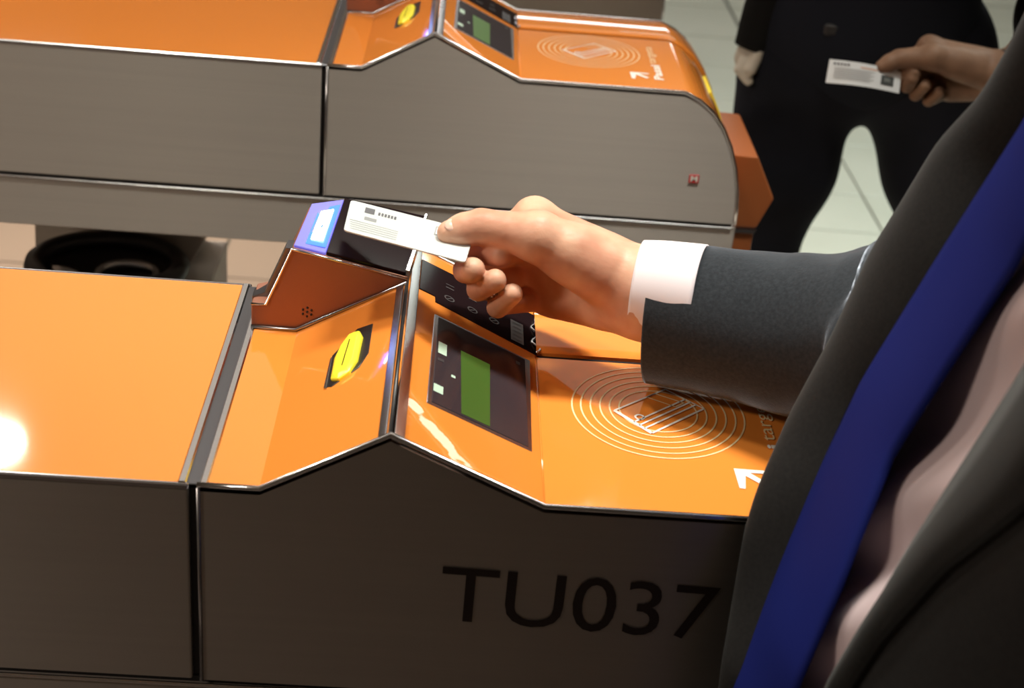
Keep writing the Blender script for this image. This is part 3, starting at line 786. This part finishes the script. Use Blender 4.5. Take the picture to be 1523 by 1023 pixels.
# tie
rings = []
for z in np.linspace(H-.24, H+.44, 60):
    a = c_tl(z)+np.array([-.003, 0, 0]); b = c_tr(z)+np.array([-.003, 0, 0]); r = []
    for t in np.linspace(0, 1, 12):
        q = a*(1-t)+b*t; q[0] -= .0065*math.sin(math.pi*t)**.7; q[0] += .0022*noise.noise(Vector((t*1.2, z*7, 3)))
        r.append(q)
    for t in np.linspace(1, 0, 12)[1:-1]:
        q = a*(1-t)+b*t; q[0] += .002; r.append(q)
    rings.append(r)
tie = loft('tie', rings, tie_m, P1, closed=True)
# far lapel seam on the sleeve, near sleeve and trousers out of view
sleeve('sleeve', [(np.array([.56, -.34, H+.40]), .075, .07), (np.array([.57, -.37, H+.15]), .062, .06), (np.array([.56, -.37, H-.02]), .058, .055), (np.array([.50, -.36, H-.22]), .05, .048)], suit, P1, .003, 40, 6, .003, 9)
tp = [C((.50, -.12, H-.10), (.52, -.12, H-.18), .115, .125, .03), C((.50, -.19, H-.12), (.49, -.20, .50), .085, .062, .03), C((.49, -.20, .50), (.52, -.20, .08), .060, .046, .02),
      C((.52, -.10, H-.12), (.56, -.10, .50), .085, .062, .03), C((.56, -.10, .50), (.60, -.10, .08), .060, .046, .02)]
np_mesh('trousers', [sdf_arrays(tp, .006)], suit, P1)
for x, y in ((.50, -.20), (.58, -.10)):
    np_mesh('shoe', [sdf_arrays([E_((x, y, .045), (.06, .042, .045), .02), E_((x-.10, y, .032), (.085, .044, .032), .03)], .004)], leather, P1)

# card held in the hand
cz = .0965
K = [atz(522, 298, cz), atz(511, 343, cz), atz(692, 391, cz), atz(706, 345, cz)]
def card(name, K, mat, thick, parent=None, rad=.10):
    K = [np.array(k) for k in K]
    pts = []
    n_ = np.cross(K[1]-K[0], K[3]-K[0]); n_ /= np.linalg.norm(n_)
    if n_[2] < 0: n_ = -n_
    for i in range(4):
        a = K[i]; p = K[i-1]; q = K[(i+1) % 4]
        u = (p-a)/np.linalg.norm(p-a); v_ = (q-a)/np.linalg.norm(q-a); R = .0035
        for t in np.linspace(0, 1, 5):
            b = a+u*R*(1-t)**2+v_*R*t**2; pts.append(b)
    n = len(pts)
    v = [tuple(p-n_*thick/2) for p in pts]+[tuple(p+n_*thick/2) for p in pts]
    f = [tuple(range(n)), tuple(range(2*n-1, n-1, -1))]+[(i, (i+1) % n, (i+1) % n+n, i+n) for i in range(n)]
    o = mesh(name, v, f, mat, parent); fix_normals(o, 0, smooth=False)
    return o, n_
cd_, cn = card('travel_card', K, card_m, .0009)
tag(cd_, 'white travel card held by the suited hand over the black reader', 'card')
def on_card(par, K, cn, name, u0, u1, v0, v1, mt, h=.0006):
    K = [np.array(k) for k in K]
    g = lambda u, v: K[0]+(K[3]-K[0])*u+(K[1]-K[0])*v+(K[2]-K[1]-K[3]+K[0])*u*v+cn*h
    return mesh(name, [g(u0, v0), g(u1, v0), g(u1, v1), g(u0, v1)], [(0, 1, 2, 3)], mt, par)
on_card(cd_, K, cn, 'logo_print', .13, .21, .12, .30, ink)
for i in range(6):
    on_card(cd_, K, cn, 'title_print', .24+i*.026, .258+i*.026, .18, .28, ink)
on_card(cd_, K, cn, 'line_print', .14, .24, .42, .52, ink_l)
on_card(cd_, K, cn, 'line_print', .30, .36, .46, .58, fix_m)
for i in range(5):
    on_card(cd_, K, cn, 'line_print', .03+.004*i, .43, .62+i*.065, .635+i*.065, ink_l)
on_card(cd_, K, cn, 'chip_print', .715, .775, .19, .40, fix_m, .0008)
on_card(cd_, K, cn, 'chip_print', .705, .785, .15, .44, ink_l, .0006)

# ------------------------------------------------------------------ person in navy behind the middle gate
Y2 = 1.32
P2 = empty('person', (.72, Y2, 0), 'person in dark navy clothes and jeans standing beyond the middle gate', 'person')
def A2(px, py, dy=0): return aty(px, py, Y2+dy)
hipL, hipR = A2(1192, 110), A2(1376, 110)
kL, kR = A2(1130, 378), A2(1425, 390, -.02)
aL, aR = np.array([.57, Y2+.02, .09]), np.array([.98, Y2+.04, .09])
jp = [C(hipL+np.array([.02, 0, .04]), hipR+np.array([-.02, 0, .04]), .105, .105, .03), C(hipL, hipL*.5+kL*.5, .092, .078, .03), C(hipL*.5+kL*.5, kL, .078, .052, .03), C(kL, aL, .052, .045, .02),
      C(hipR, hipR*.5+kR*.5, .098, .082, .03), C(hipR*.5+kR*.5, kR, .082, .062, .03), C(kR, aR, .060, .048, .02)]
np_mesh('jeans', [sdf_arrays(jp, .007)], denim, P2)
top = [C(A2(1232, 40), A2(1345, 40), .105, .105, .03), C(A2(1275, 20), (.735, Y2+.02, H+.32), .135, .15, .05), C((.62, Y2+.02, H+.36), (.85, Y2+.02, H+.36), .09, .09, .06)]
np_mesh('sweater', [sdf_arrays(top, .008)], sweater, P2)
hd2 = (.735, Y2, H+.66)
hnd = A2(1106, 90, -.035)
wr2 = hnd+np.array([.012, .0, .040])
pr2 = [C((.735, Y2+.02, H+.36), (.735, Y2+.01, H+.58), .06, .055, .03)] + arm_prims([((.735, Y2+.02, H+.37), .05), ((.62, Y2+.02, H+.35), .04), ((.60, Y2+.03, H+.12), .032), (tuple(wr2), .0175)]) + head_parts(hd2, (-.3, -1))
hp2 = [C(wr2, hnd+np.array([.002, 0, .004]), .017, .016, .008)]
for i, (dx, dy) in enumerate(((-.012, -.018), (-.004, -.006), (.004, .006), (.012, .017))):
    a = hnd+np.array([dx*.4, dy, 0]); b = a+np.array([-.003, -.006, -.018])
    hp2 += [C(hnd+np.array([0, dy*.8, .006]), a+np.array([-.002, 0, -.008]), .0085, .0082, .002), C(a+np.array([-.002, 0, -.008]), b+np.array([.014, 0, -.003]), .0080, .0072, .001)]
hp2 += [C(wr2+np.array([.004, -.014, -.018]), hnd+np.array([.006, -.027, -.004]), .010, .0085, .004)]
np_mesh('body', [sdf_arrays(pr2, .006), sdf_arrays(hp2, .0022)], skin_pale, P2)
head_extras(hd2, (-.3, -1), P2)
sleeve('sleeve', [(wr2+np.array([-.004, 0, -.022]), .026, .026), (wr2+np.array([.016, .01, .06]), .038, .034), (np.array([.60, Y2+.03, H+.10]), .044, .042), (np.array([.60, Y2+.03, H+.22]), .055, .05), (np.array([.64, Y2+.02, H+.38]), .07, .065)], black_cloth, P2, .003, 36, 6, .002, 4)
sleeve('sleeve', [(np.array([.99, Y2-.02, H-.10]), .034, .03), (np.array([.99, Y2, H+.08]), .045, .042), (np.array([.90, Y2+.02, H+.36]), .07, .065)], black_cloth, P2, .003, 36, 6, .002, 5)
np_mesh('other_hand', [sdf_arrays([C((.99, Y2-.02, H-.11), (.985, Y2-.03, H-.17), .020, .022, .01)]+[C((.985, Y2-.045+.016*i, H-.18), (.98, Y2-.045+.016*i, H-.25+.006*abs(i-1.5)), .0085, .0068, .002) for i in range(4)]+[C((.975, Y2-.05, H-.14), (.965, Y2-.06, H-.20), .011, .008, .004)], .0025)], skin_pale, P2)
bk = A2(1243, 45, -.122)
box('belt_buckle', tuple(bk+np.array([-.016, -.004, -.008])), tuple(bk+np.array([.016, .004, .008])), mat_new('dull_metal', (.035, .033, .035), .5), P2, .003)
for a_, f_ in ((aL, -.1), (aR, .1)):
    np_mesh('shoe', [sdf_arrays([E_((a_[0], a_[1], .045), (.045, .06, .045), .02), E_((a_[0]+f_*.3, a_[1]-.10, .032), (.046, .085, .032), .03)], .004)], leather, P2)

# ------------------------------------------------------------------ third person's hand with a paper ticket
P3 = empty('person', (1.34, 1.10, 0), 'person at the right edge, tanned hand holding a paper ticket over dark trousers', 'person')
Y3 = 1.0
def map3(px, py, y):
    # the same hand seen smaller and turned: similarity in the picture plane of depth Y3
    s = .60; a = math.radians(-13)
    dx, dy = px-668, py-346
    qx = 1311+s*(dx*math.cos(a)-dy*math.sin(a)); qy = 99+s*(dx*math.sin(a)+dy*math.cos(a))
    return aty(qx, qy, Y3+(y-.17)*1.05)
J3 = {k: map3(*v) for k, v in HAND.items()}
for k, v in dict(mt=(1357, 117, -.012), rt=(1376, 127, -.012), pt=(1397, 137, -.010), md=(1349, 128, 0), rd=(1362, 141, 0), pd=(1381, 150, 0), mp=(1352, 124, .018), rp=(1368, 136, .014), pp=(1388, 146, .010)).items():
    J3[k] = aty(v[0], v[1], Y3+v[2])
w3 = (J3['wr']+J3['wl'])/2
el3 = np.array([.98, 1.03, H+.0])
e3 = aty(1600, 30, Y3+.03)
np_mesh('body', [sdf_arrays(hand_prims(J3, .97)+[C(w3, e3, .026, .036, .010), C(e3, (1.12, 1.06, H+.05), .034, .036, .01)], .0018),
                 sdf_arrays([C((1.34, 1.10, H+.36), (1.33, 1.10, H+.58), .06, .055, .03)]+arm_prims([((1.34, 1.10, H+.37), .05), ((1.34, .99, H+.35), .045), ((1.27, 1.02, H+.18), .036), ((1.12, 1.06, H+.05), .036), (tuple(e3), .032)])+head_parts((1.32, 1.10, H+.66), (-1, 0)), .006)], skin_dark, P3)
head_extras((1.32, 1.10, H+.66), (-1, 0), P3)
bp_ = aty(1471, 72, Y3); ax = (e3-w3)/np.linalg.norm(e3-w3); s1 = np.cross(ax, [0, 0, 1.]); s1 /= np.linalg.norm(s1); u1 = np.cross(s1, ax)
bc = w3+ax*.012
tube('bracelet', [bc+s1*math.cos(a)*.0285+u1*math.sin(a)*.0300 for a in np.linspace(0, 2*math.pi, 28, endpoint=False)], .0022, black_rubber, P3, 6, True)
sleeve('sleeve', [(aty(1530, 36, Y3+.02), .042, .04), (e3, .05, .046), (np.array([1.12, 1.06, H+.05]), .055, .05), (np.array([1.27, 1.02, H+.20]), .06, .055), (np.array([1.34, .99, H+.36]), .07, .065)], black_cloth, P3, .003, 36, 6, .002, 11)
np_mesh('jacket', [sdf_arrays([C((1.34, 1.03, H+.30), (1.34, 1.18, H+.30), .13, .13, .05), C((1.34, 1.06, H-.05), (1.34, 1.34, H-.05), .12, .12, .08), C((1.34, 1.10, H-.05), (1.34, 1.10, H+.30), .14, .14, .06)], .01)], black_cloth, P3)
np_mesh('trousers', [sdf_arrays([C((1.34, 1.05, H-.06), (1.34, 1.03, .10), .09, .05, .03), C((1.34, 1.17, H-.06), (1.36, 1.18, .10), .09, .05, .03)], .008)], black_cloth, P3)
for y_ in (1.03, 1.18):
    np_mesh('shoe', [sdf_arrays([E_((1.35, y_, .045), (.06, .042, .045), .02), E_((1.26, y_, .032), (.085, .044, .032), .03)], .005)], leather, P3)
# the paper ticket, slightly bowed
KT = [aty(1234, 88, Y3-.004), aty(1228, 123, Y3-.012), aty(1337, 139, Y3-.012), aty(1341, 107, Y3-.004)]
def tk(u, v, h=0.0):
    K = KT; p = K[0]+(K[3]-K[0])*u+(K[1]-K[0])*v+(K[2]-K[1]-K[3]+K[0])*u*v
    return p+np.array([0, -.0045*math.sin(math.pi*u)-h, .0035*math.sin(math.pi*u)])
v = []; f = []; n = 14
for d in (0, -.0004):
    for i in range(n+1):
        v += [tk(i/n, 0, d), tk(i/n, 1, d)]
m = 2*(n+1)
for i in range(n):
    f += [(2*i, 2*i+1, 2*i+3, 2*i+2), (m+2*i, m+2*i+2, m+2*i+3, m+2*i+1), (2*i, 2*i+2, m+2*i+2, m+2*i), (2*i+1, m+2*i+1, m+2*i+3, 2*i+3)]
f += [(0, m, m+1, 1), (2*n, 2*n+1, m+2*n+1, m+2*n)]
tkt = mesh('paper_ticket', v, f, ticket_m); tag(tkt, 'white paper ticket with dark square print in the tanned hand', 'ticket')
def tprint(name, u0, u1, v0, v1, mt):
    n = 6; vv = []; ff = []
    for i in range(n+1):
        u = u0+(u1-u0)*i/n; vv += [tk(u, v0, .0006), tk(u, v1, .0006)]
    for i in range(n): ff.append((2*i, 2*i+1, 2*i+3, 2*i+2))
    mesh(name, vv, ff, mt, tkt)
for i in range(5): tprint('title_print', .06+i*.045, .09+i*.045, .10, .20, ink)
for i in range(6): tprint('line_print', .08, .62-.05*(i % 2), .32+i*.085, .345+i*.085, ink_l)
tprint('accent_print', .42, .66, .17, .21, ink_o)
tprint('square_print', .72, .90, .34, .76, mat_new('dark_square', srgb(70, 74, 74), .6))
tprint('square_inset', .765, .855, .42, .60, mat_new('mid_square', srgb(125, 130, 128), .6))  # lighter inner square of the print
